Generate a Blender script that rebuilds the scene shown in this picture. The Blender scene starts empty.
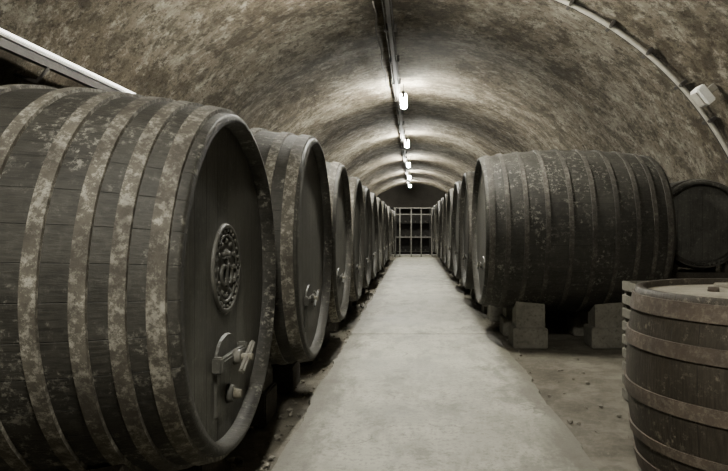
import bpy, bmesh, math, random
from mathutils import Vector, Matrix, noise
random.seed(7)
S=bpy.context.scene
COL=S.collection
PI=math.pi
LAMP=900.0
# ---------------------------------------------------------------- materials
class NT:
    def __init__(s,name):
        s.m=bpy.data.materials.new(name); s.m.use_nodes=True
        s.t=s.m.node_tree; s.t.nodes.clear()
        s.out=s.n('ShaderNodeOutputMaterial'); s.b=s.n('ShaderNodeBsdfPrincipled')
        s.l(s.b.outputs[0],s.out.inputs[0])
    def n(s,t,**k):
        nd=s.t.nodes.new(t)
        for a,v in k.items(): setattr(nd,a,v)
        return nd
    def l(s,a,b): s.t.links.new(a,b)
    def put(s,v,inp):
        if isinstance(v,(int,float,tuple,list)): inp.default_value=v
        else: s.l(v,inp)
    def math(s,op,a,b=0.0,c=0.0,clamp=False):
        nd=s.n('ShaderNodeMath',operation=op,use_clamp=clamp)
        s.put(a,nd.inputs[0]); s.put(b,nd.inputs[1]); s.put(c,nd.inputs[2]); return nd.outputs[0]
    def noise(s,vec,scale,detail=5,rough=0.6):
        nd=s.n('ShaderNodeTexNoise'); s.l(vec,nd.inputs['Vector'])
        nd.inputs['Scale'].default_value=scale; nd.inputs['Detail'].default_value=detail; nd.inputs['Roughness'].default_value=rough
        return nd.outputs[0]
    def map(s,vec,scale=(1,1,1),loc=(0,0,0)):
        nd=s.n('ShaderNodeMapping'); s.l(vec,nd.inputs[0]); nd.inputs['Scale'].default_value=scale; nd.inputs['Location'].default_value=loc
        return nd.outputs[0]
    def ramp(s,v,stops):
        nd=s.n('ShaderNodeValToRGB'); s.l(v,nd.inputs[0]); e=nd.color_ramp.elements
        while len(e)<len(stops): e.new(0.5)
        for i,(p,c) in enumerate(stops):
            e[i].position=p; e[i].color=(c,c,c,1) if isinstance(c,(int,float)) else (*c,1)
        return nd.outputs[0]
    def mix(s,f,a,b,mode='MIX'):
        nd=s.n('ShaderNodeMix',data_type='RGBA',blend_type=mode)
        s.put(f,nd.inputs[0]); 
        for v,i in ((a,6),(b,7)):
            if isinstance(v,tuple): nd.inputs[i].default_value=(*v,1)
            else: s.l(v,nd.inputs[i])
        return nd.outputs[2]
    def finish(s,col,rough=0.8,bumps=(),metal=0.0,spec=0.2):
        if isinstance(col,tuple): s.b.inputs['Base Color'].default_value=(*col,1)
        else: s.l(col,s.b.inputs['Base Color'])
        s.put(rough,s.b.inputs['Roughness']); s.b.inputs['Metallic'].default_value=metal
        s.b.inputs['Specular IOR Level'].default_value=spec
        prev=None
        for h,st,d in bumps:
            bp=s.n('ShaderNodeBump'); bp.inputs['Strength'].default_value=st; bp.inputs['Distance'].default_value=d
            s.l(h,bp.inputs['Height'])
            if prev: s.l(prev,bp.inputs['Normal'])
            prev=bp.outputs[0]
        if prev: s.l(prev,s.b.inputs['Normal'])
        return s.m
    def obj(s): return s.n('ShaderNodeTexCoord').outputs['Object']
    def rnd(s): return s.n('ShaderNodeObjectInfo').outputs['Random']

def lines(t,v,freq,w=0.06):
    a=t.math('MULTIPLY',v,freq)
    fr=t.math('FRACT',a); fl=t.math('FLOOR',a)
    d=t.math('ABSOLUTE',t.math('SUBTRACT',fr,0.5))
    groove=t.math('MULTIPLY',t.math('SUBTRACT',d,0.5-w),1/w,clamp=True)
    wn=t.n('ShaderNodeTexWhiteNoise',noise_dimensions='1D'); t.l(t.math('ADD',fl,t.math('MULTIPLY',t.rnd(),53.0)),wn.inputs['W'])
    return groove,wn.outputs[0]

def stave_wood(name,N,dark,light,dust,dustamt=0.5,streak=True):
    t=NT(name); o=t.obj(); sp=t.n('ShaderNodeSeparateXYZ'); t.l(o,sp.inputs[0])
    ang=t.math('ADD',t.math('ARCTAN2',sp.outputs[1],sp.outputs[2]),PI)
    g,r=lines(t,ang,N/(2*PI),0.018)
    off=t.n('ShaderNodeCombineXYZ'); t.l(t.math('MULTIPLY',t.rnd(),31.0),off.inputs[0]); t.l(t.math('MULTIPLY',r,4.0),off.inputs[1])
    va=t.n('ShaderNodeVectorMath',operation='ADD'); t.l(o,va.inputs[0]); t.l(off.outputs[0],va.inputs[1]); v=va.outputs[0]
    vb=t.n('ShaderNodeVectorMath',operation='ADD'); t.l(o,vb.inputs[0]); t.l(t.math('MULTIPLY',t.rnd(),31.0),vb.inputs[1]); v2=vb.outputs[0]
    grain=t.noise(t.map(v,(1.5,26,26)),3.0,6,0.65)
    c=t.mix(t.ramp(grain,[(0.3,0),(0.72,1)]),dark,light)
    c=t.mix(t.math('MULTIPLY',r,0.4),c,tuple(x*0.55 for x in dark))
    big=t.noise(v2,1.6,9,0.68)
    c=t.mix(t.math('MULTIPLY',t.ramp(big,[(0.42,0),(0.7,1)]),dustamt),c,dust)
    fine=t.noise(v2,20,10,0.8)
    mask=t.noise(t.map(v2,(1,1,1),(5,2,8)),2.2,9,0.78)
    spots=t.math('MULTIPLY',t.ramp(fine,[(0.52,0),(0.59,1)]),t.ramp(mask,[(0.49,0.08),(0.59,1)]))
    c=t.mix(t.math('MULTIPLY',spots,dustamt*1.4,clamp=True),c,tuple(min(1,x*3.4) for x in dust))
    c=t.mix(t.math('MULTIPLY',g,0.75),c,(0.004,0.004,0.004))
    return t.finish(c,0.6,[(t.math('SUBTRACT',1.0,g),0.5,0.006),(grain,0.5,0.006),(fine,0.35,0.005)],spec=0.16)

def board_wood(name,W,axis,dark,light,dust,dustamt=0.35,ofs=0.0):
    t=NT(name); o=t.obj(); sp=t.n('ShaderNodeSeparateXYZ'); t.l(o,sp.inputs[0])
    g,r=lines(t,t.math('ADD',sp.outputs[axis],10.0+ofs),1/W,0.02)
    off=t.n('ShaderNodeCombineXYZ'); t.l(t.math('MULTIPLY',t.rnd(),31.0),off.inputs[0]); t.l(t.math('MULTIPLY',r,4.0),off.inputs[1])
    va=t.n('ShaderNodeVectorMath',operation='ADD'); t.l(o,va.inputs[0]); t.l(off.outputs[0],va.inputs[1]); v=va.outputs[0]
    sc=[24,24,24]; sc[2 if axis!=2 else 1]=1.5
    grain=t.noise(t.map(v,tuple(sc)),3.0,6,0.65)
    c=t.mix(t.ramp(grain,[(0.3,0),(0.72,1)]),dark,light)
    c=t.mix(t.math('MULTIPLY',r,0.3),c,tuple(x*0.5 for x in dark))
    big=t.noise(o,2.2,9,0.72)
    c=t.mix(t.math('MULTIPLY',t.ramp(big,[(0.42,0),(0.66,1)]),dustamt),c,dust)
    fine=t.noise(o,26,9,0.78)
    c=t.mix(t.math('MULTIPLY',t.ramp(fine,[(0.55,0),(0.64,1)]),dustamt*0.8),c,tuple(min(1,x*1.7) for x in dust))
    c=t.mix(t.math('MULTIPLY',g,0.7),c,(0.005,0.005,0.004))
    return t.finish(c,0.5,[(t.math('SUBTRACT',1.0,g),0.7,0.006),(grain,0.4,0.005)],spec=0.2)

def hoop_mat(name,base,rust,dust,amt=0.6):
    t=NT(name); o=t.obj()
    va=t.n('ShaderNodeVectorMath',operation='ADD'); t.l(o,va.inputs[0]); t.l(t.math('MULTIPLY',t.rnd(),17.0),va.inputs[1]); v=va.outputs[0]
    a=t.noise(v,2.0,9,0.75); b=t.noise(v,20,10,0.82)
    c=t.mix(t.ramp(a,[(0.42,0),(0.60,1)]),base,rust)
    c=t.mix(t.math('MULTIPLY',t.ramp(b,[(0.49,0),(0.57,1)]),t.math('MULTIPLY',t.ramp(a,[(0.42,0.2),(0.60,1)]),amt)),c,dust)
    return t.finish(c,0.75,[(b,0.6,0.006),(a,0.3,0.01)],metal=0.0,spec=0.2)

def rough_mat(name,c1,c2,c3,s=3.0,bump=0.5,rough=0.9,dist=0.02):
    t=NT(name); o=t.obj()
    a=t.noise(o,s,8,0.7); b=t.noise(o,s*7,6,0.7)
    c=t.mix(t.ramp(a,[(0.35,0),(0.65,1)]),c1,c2)
    c=t.mix(t.ramp(b,[(0.52,0),(0.72,1)]),c,c3)
    return t.finish(c,rough,[(a,bump,dist*2),(b,bump,dist)])

def vault_mat(name):
    t=NT(name); o=t.obj(); sp=t.n('ShaderNodeSeparateXYZ'); t.l(o,sp.inputs[0])
    ang=t.math('ARCTAN2',t.math('SUBTRACT',sp.outputs[0],0.1),t.math('SUBTRACT',sp.outputs[2],0.28))
    cv=t.n('ShaderNodeCombineXYZ'); t.l(t.math('MULTIPLY',ang,4.95),cv.inputs[0]); t.l(sp.outputs[1],cv.inputs[1])
    big=t.noise(o,0.5,8,0.66); med=t.noise(t.map(o,(1,1,1),(7,3,5)),1.3,11,0.8)
    streak=t.noise(t.map(cv.outputs[0],(0.5,3.0,1),(2,2,0)),1.4,9,0.72)
    fine=t.noise(o,9,11,0.82); sp2=t.noise(t.map(o,(1,1,1),(3,9,1)),4.0,11,0.84)
    c=t.mix(t.ramp(big,[(0.38,0),(0.62,1)]),(0.083,0.068,0.046),(0.182,0.165,0.128))
    c=t.mix(t.math('MULTIPLY',t.ramp(streak,[(0.40,1),(0.58,0)]),0.5),c,(0.055,0.044,0.029))
    c=t.mix(t.math('MULTIPLY',t.ramp(sp2,[(0.51,0),(0.60,1)]),0.62),c,(0.30,0.283,0.232))
    c=t.mix(t.math('MULTIPLY',t.ramp(med,[(0.44,1),(0.52,0)]),0.8),c,(0.035,0.028,0.018))
    c=t.mix(t.math('MULTIPLY',t.ramp(fine,[(0.43,1),(0.48,0)]),0.75),c,(0.022,0.017,0.011))
    return t.finish(c,0.88,[(big,0.6,0.2),(streak,0.7,0.08),(med,1.0,0.12),(fine,0.9,0.03)],spec=0.12)

M_stave=stave_wood('cask_stave_wood',40,(0.0105,0.0098,0.0082),(0.032,0.030,0.0252),(0.046,0.044,0.0375),0.6)
M_head=board_wood('cask_head_wood',0.17,1,(0.020,0.0193,0.0163),(0.050,0.0485,0.042),(0.078,0.076,0.066),0.55)
M_hoop=hoop_mat('cask_hoop_iron',(0.034,0.030,0.024),(0.076,0.069,0.055),(0.26,0.248,0.21),0.8)
M_hoopd=hoop_mat('cask_hoop_dark',(0.024,0.022,0.0185),(0.044,0.040,0.033),(0.12,0.114,0.098),0.6)
M_trim=board_wood('cask_fitting_wood',0.5,0,(0.055,0.052,0.043),(0.11,0.105,0.09),(0.18,0.172,0.15),0.5)
M_brass=hoop_mat('tap_metal',(0.08,0.072,0.053),(0.14,0.13,0.102),(0.22,0.21,0.178),0.4)
M_tubstave=stave_wood('tub_stave_wood',30,(0.015,0.012,0.0085),(0.038,0.032,0.024),(0.048,0.042,0.032),0.45)
M_tublid=board_wood('tub_lid_wood',0.16,1,(0.13,0.118,0.09),(0.215,0.198,0.158),(0.28,0.262,0.213),0.6)
M_tubhoop=hoop_mat('tub_hoop_iron',(0.038,0.030,0.023),(0.066,0.051,0.038),(0.135,0.119,0.095),0.6)
M_vault=vault_mat('vault_plaster')
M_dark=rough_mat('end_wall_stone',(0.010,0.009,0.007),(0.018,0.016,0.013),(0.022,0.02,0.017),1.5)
M_block=rough_mat('concrete_block_mat',(0.08,0.075,0.061),(0.135,0.127,0.105),(0.05,0.046,0.037),4,0.4,0.9,0.01)
M_beam=rough_mat('support_timber',(0.02,0.0175,0.0135),(0.04,0.035,0.028),(0.065,0.058,0.046),5,0.4,0.85,0.01)
M_rubble=rough_mat('rubble_mat',(0.09,0.082,0.065),(0.16,0.149,0.124),(0.06,0.052,0.041),9)
M_iron=rough_mat('dark_iron',(0.02,0.018,0.016),(0.036,0.032,0.028),(0.055,0.048,0.042),9,0.2,0.6,0.004)
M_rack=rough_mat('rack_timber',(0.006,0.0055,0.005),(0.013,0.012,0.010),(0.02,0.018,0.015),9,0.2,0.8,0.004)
M_gate=rough_mat('gate_paint',(0.07,0.068,0.06),(0.12,0.116,0.104),(0.045,0.042,0.037),9,0.2,0.6,0.004)
M_cond=rough_mat('conduit_grey',(0.21,0.20,0.165),(0.28,0.268,0.23),(0.15,0.14,0.117),9,0.2,0.6,0.004)
M_white=rough_mat('white_enamel',(0.62,0.62,0.58),(0.7,0.7,0.66),(0.5,0.49,0.45),6,0.1,0.5,0.002)

def path_mat():
    t=NT('walkway_concrete'); o=t.obj(); sp=t.n('ShaderNodeSeparateXYZ'); t.l(o,sp.inputs[0])
    a=t.noise(o,0.8,9,0.7); b=t.noise(t.map(o,(1,.35,1)),3.0,9,0.75); f=t.noise(o,26,8,0.75)
    c=t.mix(t.ramp(a,[(0.36,0),(0.62,1)]),(0.150,0.146,0.118),(0.275,0.269,0.226))
    c=t.mix(t.math('MULTIPLY',t.ramp(b,[(0.48,0),(0.60,1)]),0.6),c,(0.11,0.106,0.085))
    c=t.mix(t.math('MULTIPLY',t.ramp(f,[(0.41,1),(0.48,0)]),0.5),c,(0.08,0.077,0.061))
    st=t.noise(t.map(o,(1,.8,1),(4,4,4)),1.7,9,0.72)
    c=t.mix(t.math('MULTIPLY',t.ramp(st,[(0.55,0),(0.62,1)]),0.55),c,(0.075,0.071,0.056))
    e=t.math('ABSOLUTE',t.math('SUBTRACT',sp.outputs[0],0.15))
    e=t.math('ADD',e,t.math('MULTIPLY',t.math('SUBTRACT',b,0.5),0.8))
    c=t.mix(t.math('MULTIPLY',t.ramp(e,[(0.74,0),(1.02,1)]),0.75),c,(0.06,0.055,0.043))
    vo=t.n('ShaderNodeTexVoronoi',feature='DISTANCE_TO_EDGE')
    wv=t.n('ShaderNodeVectorMath',operation='ADD'); t.l(t.map(o,(1,0.6,1)),wv.inputs[0])
    nn=t.n('ShaderNodeTexNoise'); t.l(o,nn.inputs['Vector']); nn.inputs['Scale'].default_value=2.5; nn.inputs['Detail'].default_value=6
    sc=t.n('ShaderNodeVectorMath',operation='SCALE'); t.l(nn.outputs['Color'],sc.inputs[0]); sc.inputs['Scale'].default_value=0.6
    t.l(sc.outputs[0],wv.inputs[1]); t.l(wv.outputs[0],vo.inputs['Vector']); vo.inputs['Scale'].default_value=0.55
    cr=t.math('MULTIPLY',t.ramp(vo.outputs[0],[(0.0,1),(0.006,0)]),t.ramp(a,[(0.48,0),(0.56,1)]))
    c=t.mix(t.math('MULTIPLY',cr,0.6),c,(0.04,0.037,0.03))
    return t.finish(c,t.ramp(a,[(0.3,0.5),(0.7,0.8)]),[(b,0.35,0.02),(f,0.4,0.008)])
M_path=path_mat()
def floor_mat():
    t=NT('earth_floor'); o=t.obj()
    a=t.noise(o,1.1,8,0.7); b=t.noise(o,5,8,0.75); f=t.noise(o,35,6,0.75)
    c=t.mix(t.ramp(a,[(0.36,0),(0.62,1)]),(0.052,0.046,0.034),(0.118,0.109,0.087))
    c=t.mix(t.math('MULTIPLY',t.ramp(b,[(0.42,1),(0.55,0)]),0.5),c,(0.032,0.028,0.021))
    c=t.mix(t.math('MULTIPLY',t.ramp(f,[(0.56,0),(0.68,1)]),0.4),c,(0.17,0.158,0.128))
    return t.finish(c,0.75,[(a,0.5,0.05),(b,0.5,0.03),(f,0.4,0.008)],spec=0.2)
M_floor=floor_mat()
def emis(name,col,st):
    t=NT(name); t.finish((0.8,0.8,0.8)); t.b.inputs['Emission Color'].default_value=(*col,1); t.b.inputs['Emission Strength'].default_value=st
    return t.m
M_tube=emis('lamp_tube_glow',(1.0,0.975,0.865),LAMP)
M_tubedim=emis('wall_tube_glow',(1.0,0.98,0.9),4.0)

# ---------------------------------------------------------------- mesh helpers
def box(bm,c,s,mat=0,rot=None,bev=0.0):
    r=bmesh.ops.create_cube(bm,size=1.0); vs=r['verts']
    M=Matrix.Translation(c)@(rot.to_4x4() if rot else Matrix())@Matrix.Diagonal((*s,1))
    bmesh.ops.transform(bm,matrix=M,verts=vs)
    fs=set(f for v in vs for f in v.link_faces)
    for f in fs: f.material_index=mat
    if bev>0:
        es=list(set(e for f in fs for e in f.edges))
        rr=bmesh.ops.bevel(bm,geom=es,offset=bev,segments=2,affect='EDGES')
        for f in rr['faces']: f.material_index=mat
def cyl(bm,p0,p1,r0,r1=None,seg=16,mat=0):
    r1=r0 if r1 is None else r1
    p0=Vector(p0);p1=Vector(p1);d=p1-p0
    r=bmesh.ops.create_cone(bm,cap_ends=True,segments=seg,radius1=r0,radius2=r1,depth=d.length)
    q=Vector((0,0,1)).rotation_difference(d)
    bmesh.ops.transform(bm,matrix=Matrix.Translation((p0+p1)/2)@q.to_matrix().to_4x4(),verts=r['verts'])
    for f in set(f for v in r['verts'] for f in v.link_faces): f.material_index=mat; f.smooth=len(f.verts)==4
def tube(bm,pts,r,seg=8,mat=0):
    pts=[Vector(p) for p in pts]; rings=[]
    for i,p in enumerate(pts):
        d=(pts[min(i+1,len(pts)-1)]-pts[max(i-1,0)]).normalized()
        u=d.cross(Vector((1,0,0)) if abs(d.x)<0.9 else Vector((0,1,0))).normalized()
        if rings and u.dot(lastu)<0: u=-u
        lastu=u; w=d.cross(u)
        rings.append([bm.verts.new(p+u*r*math.cos(2*PI*k/seg)+w*r*math.sin(2*PI*k/seg)) for k in range(seg)])
    for a,b in zip(rings,rings[1:]):
        for k in range(seg):
            f=bm.faces.new((a[k],a[(k+1)%seg],b[(k+1)%seg],b[k])); f.material_index=mat; f.smooth=True
    for rg in (rings[0],rings[-1]):
        f=bm.faces.new(rg); f.material_index=mat
def revolve(bm,prof,seg,mat,close=False,smooth=True,wob=0.0,seed=0):
    rings=[]
    for (x,r) in prof:
        if r<1e-6: rings.append([bm.verts.new((x,0,0))]); continue
        rg=[]
        for k in range(seg):
            a=2*PI*k/seg; rr=r
            if wob: rr=r+wob*noise.noise(Vector((x*2+seed,math.sin(a)*2,math.cos(a)*2)))
            rg.append(bm.verts.new((x,rr*math.sin(a),rr*math.cos(a))))
        rings.append(rg)
    pr=list(zip(rings,rings[1:]))
    if close: pr.append((rings[-1],rings[0]))
    for a,b in pr:
        for k in range(seg):
            k2=(k+1)%seg
            if len(a)==1: vs=(a[0],b[k2],b[k])
            elif len(b)==1: vs=(a[k],a[k2],b[0])
            else: vs=(a[k],a[k2],b[k2],b[k])
            f=bm.faces.new(vs); f.material_index=mat; f.smooth=smooth
def ringYZ(bm,cx,cy,cz,R,r,mat,seg=40,a0=0,a1=2*PI):
    n=int(seg*(a1-a0)/(2*PI))+1
    tube(bm,[(cx,cy+R*math.cos(a0+(a1-a0)*i/n),cz+R*math.sin(a0+(a1-a0)*i/n)) for i in range(n+1)],r,6,mat)
def mkmesh(bm,name,mats,recalc=True):
    if recalc: bmesh.ops.recalc_face_normals(bm,faces=bm.faces[:])
    me=bpy.data.meshes.new(name); bm.to_mesh(me); bm.free()
    for m in mats: me.materials.append(m)
    return me
def mkobj(me,name,loc=(0,0,0),rot=(0,0,0)):
    o=bpy.data.objects.new(name,me); o.location=loc; o.rotation_euler=rot; COL.objects.link(o); return o

# ---------------------------------------------------------------- cask
def prof_r(t,Rh,Rb): return Rh+(Rb-Rh)*(1-abs(2*t-1)**2.1)
def cask_mesh(name,L,Rh,Rb,hoops,seed=0,emblem=False,fittings=1,seg=128):
    """axis X, decorated head at +X. mats: 0 stave 1 head 2 hoop 3 dark hoop 4 fitting 5 metal"""
    bm=bmesh.new(); n=36; rec=0.085; th=0.055
    body=[(L/2-rec,Rh-th)]+[(L/2,Rh-th+0.012)]+[(L/2-0.006+0.0,Rh-0.008)]
    for i in range(n+1):
        t=1-i/n; x=(t-0.5)*L
        if i==0: x-=0.012
        if i==n: x+=0.012
        body.append((x,prof_r(t,Rh,Rb)))
    body+=[(-L/2+0.006,Rh-0.008),(-L/2,Rh-th+0.012),(-L/2+rec,Rh-th)]
    revolve(bm,body,seg,0,wob=0.012,seed=seed)
    for sx in (1,-1):
        hp=[(sx*(L/2-rec),Rh-th+0.004),(sx*(L/2-rec),Rh*0.6),(sx*(L/2-rec),Rh*0.25),(sx*(L/2-rec),0)]
        revolve(bm,hp,seg,1,smooth=False)
    for (t,w,th2,mi) in hoops:
        x0=(t-0.5)*L; pr=[]
        m=4
        for j in range(m+1):
            x=x0-w/2+w*j/m; tt=x/L+0.5; pr.append((x,prof_r(min(max(tt,0),1),Rh,Rb)+th2+0.006))
        inner=[(x,r-th2-0.03) for x,r in (pr[-1],pr[0])]
        revolve(bm,pr+inner,seg,mi,close=True,smooth=False,wob=0.012,seed=seed)
        a=seed*1.3+0.4
        for dy in (-0.03,0.03):
            r=prof_r(t,Rh,Rb)+th2+0.006; aa=a+dy/r
            cyl(bm,(x0,(r-0.01)*math.sin(aa),(r-0.01)*math.cos(aa)),(x0,(r+0.012)*math.sin(aa),(r+0.012)*math.cos(aa)),0.014,0.01,8,mi)
    X=L/2-rec
    if fittings:
        k=1.0 if fittings==1 else 0.6
        zc=-Rh*0.55
        pts=[(-0.20,-0.2),(0.20,-0.2),(0.19,0.1)]+[(0.19*math.cos(a),0.1+0.11*math.sin(a)) for a in [PI*q/10 for q in range(1,10)]]+[(-0.19,0.1)]
        lo=[bm.verts.new((X-0.005,y,z+zc)) for y,z in pts]; hi=[bm.verts.new((X+0.014,y*0.96,z*0.96+zc)) for y,z in pts]
        for q in range(len(pts)):
            q2=(q+1)%len(pts); f=bm.faces.new((lo[q],lo[q2],hi[q2],hi[q])); f.material_index=1
        f=bm.faces.new(hi); f.material_index=1
        z1=zc+0.08; mt=4 if fittings==1 else 1
        box(bm,(X+0.035*k,0,z1),(0.045*k,0.42,0.05),1,bev=0.01)
        for sy in (-1,1):
            box(bm,(X+0.03*k,sy*0.22,z1),(0.055*k,0.045,0.085),1,bev=0.008)
        cyl(bm,(X,0,z1),(X+0.15*k,0,z1),0.02,0.02,12,5)
        for sg in (-1,1):
            box(bm,(X+0.12*k,sg*0.06,z1+sg*0.03),(0.03*k,0.13,0.035),mt,Matrix.Rotation(0.5,3,'X'),bev=0.01)
        cyl(bm,(X+0.05*k,0,z1),(X+0.09*k,0,z1),0.045,0.036,12,mt)
        if fittings==1:
            zt=zc-0.12
            cyl(bm,(X,0,zt),(X+0.05,0,zt),0.055,0.045,14,1)
            cyl(bm,(X+0.04,0,zt),(X+0.09,0,zt),0.03,0.024,12,5)
    if emblem:
        ez=Rh*0.08
        ringYZ(bm,X+0.003,0,ez,0.23,0.016,1); ringYZ(bm,X+0.002,0,ez,0.18,0.011,1); 
        for k in range(24):
            a=2*PI*k/24; cyl(bm,(X-0.004,0.206*math.cos(a),ez+0.206*math.sin(a)),(X+0.016,0.206*math.cos(a),ez+0.206*math.sin(a)),0.014,0.008,8,1)
        for k in range(12):
            a=2*PI*k/12
            cyl(bm,(X-0.004,0.148*math.cos(a),ez+0.148*math.sin(a)),(X+0.012,0.142*math.cos(a),ez+0.142*math.sin(a)),0.022,0.010,10,1)
        ringYZ(bm,X+0.004,-0.04,ez-0.035,0.05,0.012,1,40,PI*0.3,PI*1.9)
        ringYZ(bm,X+0.004,0.04,ez-0.035,0.05,0.012,1,40,-PI*0.9,PI*0.7)
        box(bm,(X+0.003,0,ez-0.025),(0.028,0.022,0.15),1,bev=0.005)
        box(bm,(X+0.003,0,ez+0.06),(0.028,0.11,0.02),1,bev=0.005)
        for k in (-2,-1,0,1,2):
            cyl(bm,(X+0.003,k*0.023,ez+0.065),(X+0.005,k*0.03,ez+0.105-abs(k)*0.008),0.011,0.006,8,1)
    return mkmesh(bm,name,[M_stave,M_head,M_hoop,M_hoopd,M_trim,M_brass])

def sym(l): return l+[(1-t,w,h,m) for t,w,h,m in l]
H_N=sym([(0.968,0.07,0.013,2),(0.912,0.06,0.012,2),(0.855,0.06,0.012,2),(0.785,0.06,0.012,2),(0.70,0.06,0.012,2),(0.59,0.06,0.012,2)])
H_A=sym([(0.965,0.09,0.013,2),(0.885,0.07,0.011,2),(0.79,0.07,0.011,2),(0.68,0.07,0.011,2),(0.56,0.07,0.011,2)])
H_B=sym([(0.97,0.09,0.012,2),(0.90,0.07,0.010,2),(0.80,0.07,0.010,2),(0.62,0.07,0.010,2)])
H_C=sym([(t,w*0.8,h*0.8,3) for t,w,h,m in H_A[:5]])
H_D=sym([(0.97,0.09,0.012,3),(0.88,0.06,0.010,3),(0.76,0.06,0.010,3),(0.60,0.06,0.010,3)])

def support_mesh(name,xs,L,Rh,Rb,zc,dy,conc=True,seed=0):
    rnd=random.Random(seed); bm=bmesh.new()
    for xl in xs:
        for s in (-1,1):
            y=s*dy
            w=0.17; lx=0.19
            lowh=0.27
            box(bm,(xl+rnd.uniform(-.02,.02),y+s*0.02,lowh/2),(0.46,0.42,lowh),0,bev=0.012)
            vs=[]
            for (yy) in (y-w,y+w):
                for xx in (xl-lx,xl+lx):
                    rr=prof_r(xx/L+0.5,Rh,Rb)+0.020; z2=zc-math.sqrt(rr*rr-yy*yy)-0.006
                    vs.append((xx,yy,max(z2,lowh+0.02)))
            b=[bm.verts.new((x,yy,lowh)) for x,yy,z in vs]; t=[bm.verts.new(v) for v in vs]
            for q in ((0,1,3,2),):
                f=bm.faces.new([b[i] for i in q]); f.material_index=1
                f=bm.faces.new([t[i] for i in q]); f.material_index=1
            for i,j in ((0,1),(1,3),(3,2),(2,0)):
                f=bm.faces.new((b[i],b[j],t[j],t[i])); f.material_index=1
    return mkmesh(bm,name,[M_block if conc else M_beam,M_block if conc else M_beam])

# left row
LL=2.5
spec1=dict(L=LL,Rh=0.89,Rb=1.035)
me1=cask_mesh('cask_near',**spec1,hoops=H_N,seed=1,emblem=True)
mkobj(me1,'wine_cask',(-0.935-LL/2,3.37,1.31))
mkobj(support_mesh('s1',(-0.85,0.72),LL,0.89,1.035,1.31,0.47,False,1),'cask_support',(-0.935-LL/2,3.37,0))
meL=[cask_mesh('cask_row_a',LL,0.99,1.10,H_B,2,emblem=False,fittings=2),cask_mesh('cask_row_b',LL,0.985,1.105,H_A,5,emblem=False,fittings=2)]
supL=support_mesh('sL',(-0.85,0.72),LL,0.99,1.105,1.42,0.5,False,3)
ys=[5.68]+[7.98+2.25*i for i in range(11)]
for i,y in enumerate(ys):
    xh=-0.87-(0.0 if i==0 else random.uniform(0.0,0.04))
    mkobj(meL[i%2],'wine_cask',(xh-LL/2,y,1.42),(0,0,random.uniform(-.012,.012)))
    mkobj(supL,'cask_support',(xh-LL/2,y,0))
# right row
LR=2.42
meR=[cask_mesh('cask_row_c',LR,1.04,1.145,H_C,3,fittings=2),cask_mesh('cask_row_d',LR,1.03,1.14,H_D,4,fittings=2)]
supR=support_mesh('sR',(0.57,-0.48),LR,1.04,1.145,1.56,0.46,True,5)
for i in range(10):
    y=8.9+2.38*i; xh=0.93+(random.uniform(-0.02,0.03) if i else 0)
    mkobj(meR[i%2],'wine_cask',(xh+LR/2,y,1.56),(0,0,PI+random.uniform(-.01,.01)))
    mkobj(supR,'cask_support',(xh+LR/2,y,0),(0,0,PI))

# cask at the right wall, head towards the entrance
meC=cask_mesh('cask_wall',1.0,0.60,0.66,[(0.95,0.07,0.01,3),(0.8,0.06,0.01,3),(0.2,0.06,0.01,3),(0.05,0.07,0.01,3)],6,fittings=0)
mkobj(meC,'storage_cask',(4.14,9.25,1.66),(0,0,-PI/2-0.1))
bm=bmesh.new()
for y in (8.95,9.55):
    for x in (3.78,4.5):
        box(bm,(x,y,0.42),(0.12,0.12,0.84),0,bev=0.01)
    box(bm,(4.14,y,0.90),(1.0,0.12,0.12),0,bev=0.01)
    for s in (-1,1): box(bm,(4.14+s*0.42,y,1.02),(0.16,0.12,0.13),0,bev=0.01)
mkobj(mkmesh(bm,'stand',[M_beam]),'cask_trestle')

# ---------------------------------------------------------------- upright tub in the right foreground
bm=bmesh.new(); H=1.21; R0=0.82; Rm=0.885; Rbt=0.79
def tr(t): 
    return (Rbt+(R0-Rbt)*t)+(Rm-0.81)*(1-abs(2*t-1)**2)
pr=[(0.08,0),(0.08,Rbt-0.05),(0.0,Rbt-0.045),(0.0,Rbt)]
for i in range(1,25): pr.append((H*i/24,tr(i/24)))
pr+=[(H+0.004,R0-0.012),(H,R0-0.05),(H-0.05,R0-0.052)]
revolve(bm,pr,120,0,wob=0.01,seed=9)
revolve(bm,[(H-0.04,R0-0.045),(H-0.04,R0*0.5),(H-0.04,0)],120,1,smooth=False)
for t,w in ((0.93,0.10),(0.74,0.09),(0.47,0.09),(0.24,0.06),(0.07,0.10)):
    x0=t*H; q=[(x0-w/2+w*j/3,tr((x0-w/2+w*j/3)/H)+0.012) for j in range(4)]
    revolve(bm,q+[(q[-1][0],q[-1][1]-0.035),(q[0][0],q[0][1]-0.035)],120,2,close=True,smooth=False,wob=0.01,seed=9)
    for a in (3.75,3.83):
        r=tr(t)+0.012; cyl(bm,(x0,(r-.01)*math.sin(a),(r-.01)*math.cos(a)),(x0,(r+.014)*math.sin(a),(r+.014)*math.cos(a)),0.014,0.009,8,2)
box(bm,(H-0.03,0,0.0),(0.03,1.3,0.12),1,bev=0.008)
cyl(bm,(H-0.045,0.25,0.25),(H-0.01,0.25,0.25),0.04,0.035,14,2)
mkobj(mkmesh(bm,'tub',[M_tubstave,M_tublid,M_tubhoop]),'upright_barrel',(2.29,3.96,0),(0,-PI/2,0))

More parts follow.
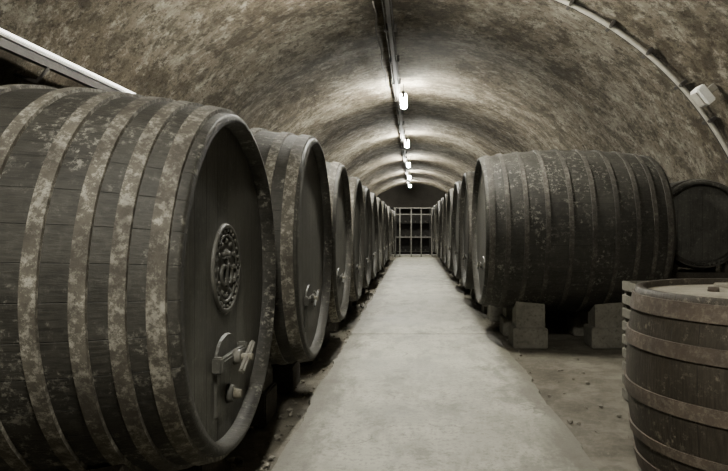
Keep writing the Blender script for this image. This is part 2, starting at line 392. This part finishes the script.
# slatted crate behind the tub
bm=bmesh.new()
cx,cy=2.33,5.55
for dx in (-0.32,0.32):
    for dy in (-0.25,0.25): box(bm,(cx+dx,cy+dy,0.55),(0.05,0.05,1.1),0,bev=0.005)
for k in range(9):
    z=0.06+k*0.125
    for dy in (-0.285,0.285): box(bm,(cx,cy+dy,z),(0.72,0.018,0.085),0,bev=0.004)
    for dx in (-0.355,0.355): box(bm,(cx+dx,cy,z),(0.018,0.55,0.085),0,bev=0.004)
box(bm,(cx,cy,0.05),(0.62,0.5,0.02),0)
mkobj(mkmesh(bm,'crate',[M_block]),'slatted_crate')

# ---------------------------------------------------------------- room shell
VX,VZ,VR=0.1,0.28,4.95
Y0,Y1=-4.0,52.0
def wallpt(a,y):
    p=Vector((VX+VR*math.sin(a),y,VZ+VR*math.cos(a)))
    d=0.05*noise.noise(p*0.45)+0.022*noise.noise(p*1.6)+0.010*noise.noise(p*4.0)
    d+=0.035*(1-math.cos(2*PI*(y-8.6)/3.0))*max(0.0,math.cos(a))
    return p+Vector((math.sin(a),0,math.cos(a)))*(d+0.02)
def shell(name,a0,a1,na,floorside=0):
    bm=bmesh.new(); ny=int((Y1-Y0)/0.2); rows=[]
    for j in range(ny+1):
        y=Y0+(Y1-Y0)*j/ny
        rg=[bm.verts.new(wallpt(a0+(a1-a0)*i/na,y)) for i in range(na+1)]
        if floorside:
            e=rg[-1] ; rg.append(bm.verts.new((e.co.x,y,-0.05)))
        rows.append(rg)
    for a,b in zip(rows,rows[1:]):
        for i in range(len(a)-1):
            f=bm.faces.new((a[i],a[i+1],b[i+1],b[i])); f.smooth=True
    return mkobj(mkmesh(bm,name,[M_vault],False),name)
A=math.acos((2.0-VZ)/VR)
shell('ceiling',-A,A,110)
shell('wall_right',A,PI/2,14,1)
shell('wall_left',-A,-PI/2,14,1)
def endwall(name,y,mat):
    bm=bmesh.new(); c=bm.verts.new((VX,y,1.5)); ring=[]
    for i in range(41):
        a=-PI/2+PI*i/40; ring.append(bm.verts.new((VX+(VR+.2)*math.sin(a),y,VZ+(VR+.2)*math.cos(a))))
    ring.append(bm.verts.new((VX+VR+.2,y,-0.05))); ring.insert(0,bm.verts.new((VX-VR-.2,y,-0.05)))
    for i in range(len(ring)): bm.faces.new((c,ring[i],ring[(i+1)%len(ring)]))
    mkobj(mkmesh(bm,name,[mat],False),name)
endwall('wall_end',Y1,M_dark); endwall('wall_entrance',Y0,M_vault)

# floor with slight relief
bm=bmesh.new(); nx,ny=60,220; g=[]
for j in range(ny+1):
    y=Y0+(Y1-Y0)*j/ny; row=[]
    for i in range(nx+1):
        x=-5.0+10.2*i/nx
        row.append(bm.verts.new((x,y,-0.012+0.010*noise.noise(Vector((x*1.3,y*1.3,0))))))
    g.append(row)
for j in range(ny):
    for i in range(nx):
        f=bm.faces.new((g[j][i],g[j][i+1],g[j+1][i+1],g[j+1][i])); f.smooth=True
mkobj(mkmesh(bm,'floor',[M_floor],False),'floor')

# concrete walkway
bm=bmesh.new(); PL,PR=-0.95,1.25
joints=[Y0+.05,9.3,18.0,27.0,35.0,43.0,51.5]
for a,b in zip(joints,joints[1:]):
    b-=0.03; n=int((b-a)/0.08)
    Lp=[];Rp=[];
    for i in range(n+1):
        yy=a+(b-a)*i/n
        Lp.append((PL+0.06*noise.noise(Vector((yy*0.9,3,0)))+0.035*noise.noise(Vector((yy*6,1,0))),yy))
        Rp.append((PR+0.05*noise.noise(Vector((yy*0.8,9,0)))+0.03*noise.noise(Vector((yy*6,5,0))),yy))
    z=0.014
    lt=[bm.verts.new((x+0.02,q,z)) for x,q in Lp]; rt=[bm.verts.new((x-0.02,q,z)) for x,q in Rp]
    lb=[bm.verts.new((x,q,-0.03)) for x,q in Lp]; rb=[bm.verts.new((x,q,-0.03)) for x,q in Rp]
    for i in range(n):
        bm.faces.new((lt[i],rt[i],rt[i+1],lt[i+1])); bm.faces.new((lb[i],lt[i],lt[i+1],lb[i+1])); bm.faces.new((rt[i],rb[i],rb[i+1],rt[i+1]))
    bm.faces.new((lb[0],rb[0],rt[0],lt[0])); bm.faces.new((lt[-1],rt[-1],rb[-1],lb[-1]))
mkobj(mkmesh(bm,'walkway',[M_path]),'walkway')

# rubble
bm=bmesh.new(); rr=random.Random(3)
for i in range(700):
    yy=2.3+ (rr.random()**1.7)*22
    if rr.random()<0.65: xx=PL-0.02-abs(rr.gauss(0,0.2))
    else: xx=PR+0.03+abs(rr.gauss(0,0.4))
    if (xx-2.29)**2+(yy-3.96)**2<0.95**2: continue
    s=0.006+0.022*rr.random()**3
    r=bmesh.ops.create_icosphere(bm,subdivisions=1,radius=s)
    for v in r['verts']: v.co=Vector((v.co.x*rr.uniform(.7,1.4),v.co.y*rr.uniform(.7,1.4),v.co.z*0.7))
    bmesh.ops.translate(bm,vec=(xx,yy,s*0.3),verts=r['verts'])
mkobj(mkmesh(bm,'r',[M_rubble]),'floor_rubble')

# ---------------------------------------------------------------- crown services and lamps
bm=bmesh.new()
box(bm,(-0.40,24,5.09),(0.07,56-0.2,0.04),0)
for x in (-0.48,-0.34): tube(bm,[(x,Y0+.1+i*1.0,5.11+0.014*noise.noise(Vector((x*5,i*.6,0)))) for i in range(56)],0.013,8,0)
yy=Y0+1
while yy<51:
    box(bm,(-0.40,yy,5.15),(0.22,0.04,0.14),0); yy+=2.0
tube(bm,[(-0.62+0.03*math.sin(i*1.7),9.5+i*0.5,5.06-0.10*math.sin(PI*i/12)+0.01*math.sin(i*2.1)) for i in range(13)],0.012,6,0)
mkobj(mkmesh(bm,'tray',[M_iron]),'ceiling_cable_tray')

bm=bmesh.new()
box(bm,(0,0,0.105),(0.06,1.30,0.04),0,bev=0.01)
for s in (-1,1):
    box(bm,(0,s*0.65,0.03),(0.09,0.04,0.15),0,bev=0.008)
    cyl(bm,(0,s*0.4,0.11),(0,s*0.4,0.36),0.008,0.008,8,0)
cyl(bm,(0,-0.63,0),(0,0.63,0),0.08,0.08,20,1)
lampme=mkmesh(bm,'lampmesh',[M_iron,M_tube])
for y in (0,8,16,24,32,40,48):
    mkobj(lampme,'ceiling_lamp',(-0.24,y,4.87))

# left wall strip fixture
bm=bmesh.new()
x,z=-3.64,3.31
box(bm,(x,5.6,z),(0.08,6.2,0.035),0,bev=0.01)
cyl(bm,(x+0.02,2.7,z+0.03),(x+0.02,8.6,z+0.03),0.013,0.013,12,1)
box(bm,(x-0.02,5.6,z-0.07),(0.06,6.0,0.08),2)
for yy in (3.2,4.6,6.2,8.0):
    tube(bm,[(x,yy,z-0.1),(x-0.12,yy,z-0.25),(x-0.42,yy,z-0.15)],0.02,8,2)
mkobj(mkmesh(bm,'strip',[M_white,M_tubedim,M_iron]),'wall_strip_light')

# arched conduit on the vault with clips, right side
bm=bmesh.new(); yc=8.6
def onv(a,off,y): return (VX+(VR-off)*math.sin(a),y,VZ+(VR-off)*math.cos(a))
N=60; A1=1.42
tube(bm,[onv(-0.08+(A1+0.08)*i/N,0.06,yc) for i in range(N+1)],0.034,10,0)
tube(bm,[onv(-0.08+(A1+0.08)*i/N,0.05,yc+0.10) for i in range(N+1)],0.015,8,1)
for k in range(11):
    a=0.05+k*0.13
    rot=Matrix.Rotation(a,3,'Y')
    box(bm,onv(a,0.04,yc+0.03),(0.05,0.26,0.10),1,rot,bev=0.008)
mkobj(mkmesh(bm,'cond',[M_cond,M_iron]),'vault_conduit')
bm=bmesh.new()
a=0.88; rot=Matrix.Rotation(a,3,'Y')
box(bm,onv(a,0.17,8.1),(0.26,0.22,0.13),0,rot,bev=0.015)
box(bm,onv(a,0.25,8.1),(0.20,0.17,0.02),1,rot,bev=0.004)
box(bm,onv(a,0.05,8.1),(0.08,0.08,0.16),1,rot)
mkobj(mkmesh(bm,'jb',[M_white,M_cond]),'flood_lamp')

# ---------------------------------------------------------------- gate at the end
bm=bmesh.new(); yg=34.0
for x in (-1.0,-0.72,-0.1,0.45,1.05): box(bm,(x,yg,1.37),(0.06,0.06,2.7),0)
for x in (-1.0,1.05): box(bm,(x,yg+0.9,1.37),(0.06,0.06,2.7),0); box(bm,(x,yg+0.45,2.7),(0.06,0.9,0.06),0)
for z in (1.1,2.35,2.70): box(bm,(0.02,yg,z),(2.15,0.05,0.05),0)
mkobj(mkmesh(bm,'gate',[M_gate]),'iron_gate')
bm=bmesh.new()
for x in (-3,-1,1,3):
    box(bm,(x,36.2,1.45),(0.1,0.5,2.8),0)
for z in (0.2,1.05,1.9,2.75): box(bm,(0,36.2,z),(6.1,0.5,0.05),0)
box(bm,(0,36.5,1.45),(6.1,0.04,2.8),0)
for ix in range(20):
    for iz in range(3):
        cyl(bm,(-2.8+ix*0.295,36.0,0.28+iz*0.85),(-2.8+ix*0.295,36.35,0.28+iz*0.85),0.05,0.05,10,1)
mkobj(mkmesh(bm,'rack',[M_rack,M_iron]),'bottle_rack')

# ---------------------------------------------------------------- world + camera
w=bpy.data.worlds.new('World'); S.world=w; w.use_nodes=True
w.node_tree.nodes['Background'].inputs[0].default_value=(0.01,0.01,0.01,1)
cam=bpy.data.cameras.new('camera'); co=bpy.data.objects.new('camera',cam); COL.objects.link(co)
co.location=(0,0,1.6); co.rotation_euler=(PI/2,0,0)
cam.sensor_width=36; cam.lens=620/728*36; cam.shift_x=-49/728; cam.shift_y=-7.5/728; cam.clip_end=200
S.camera=co
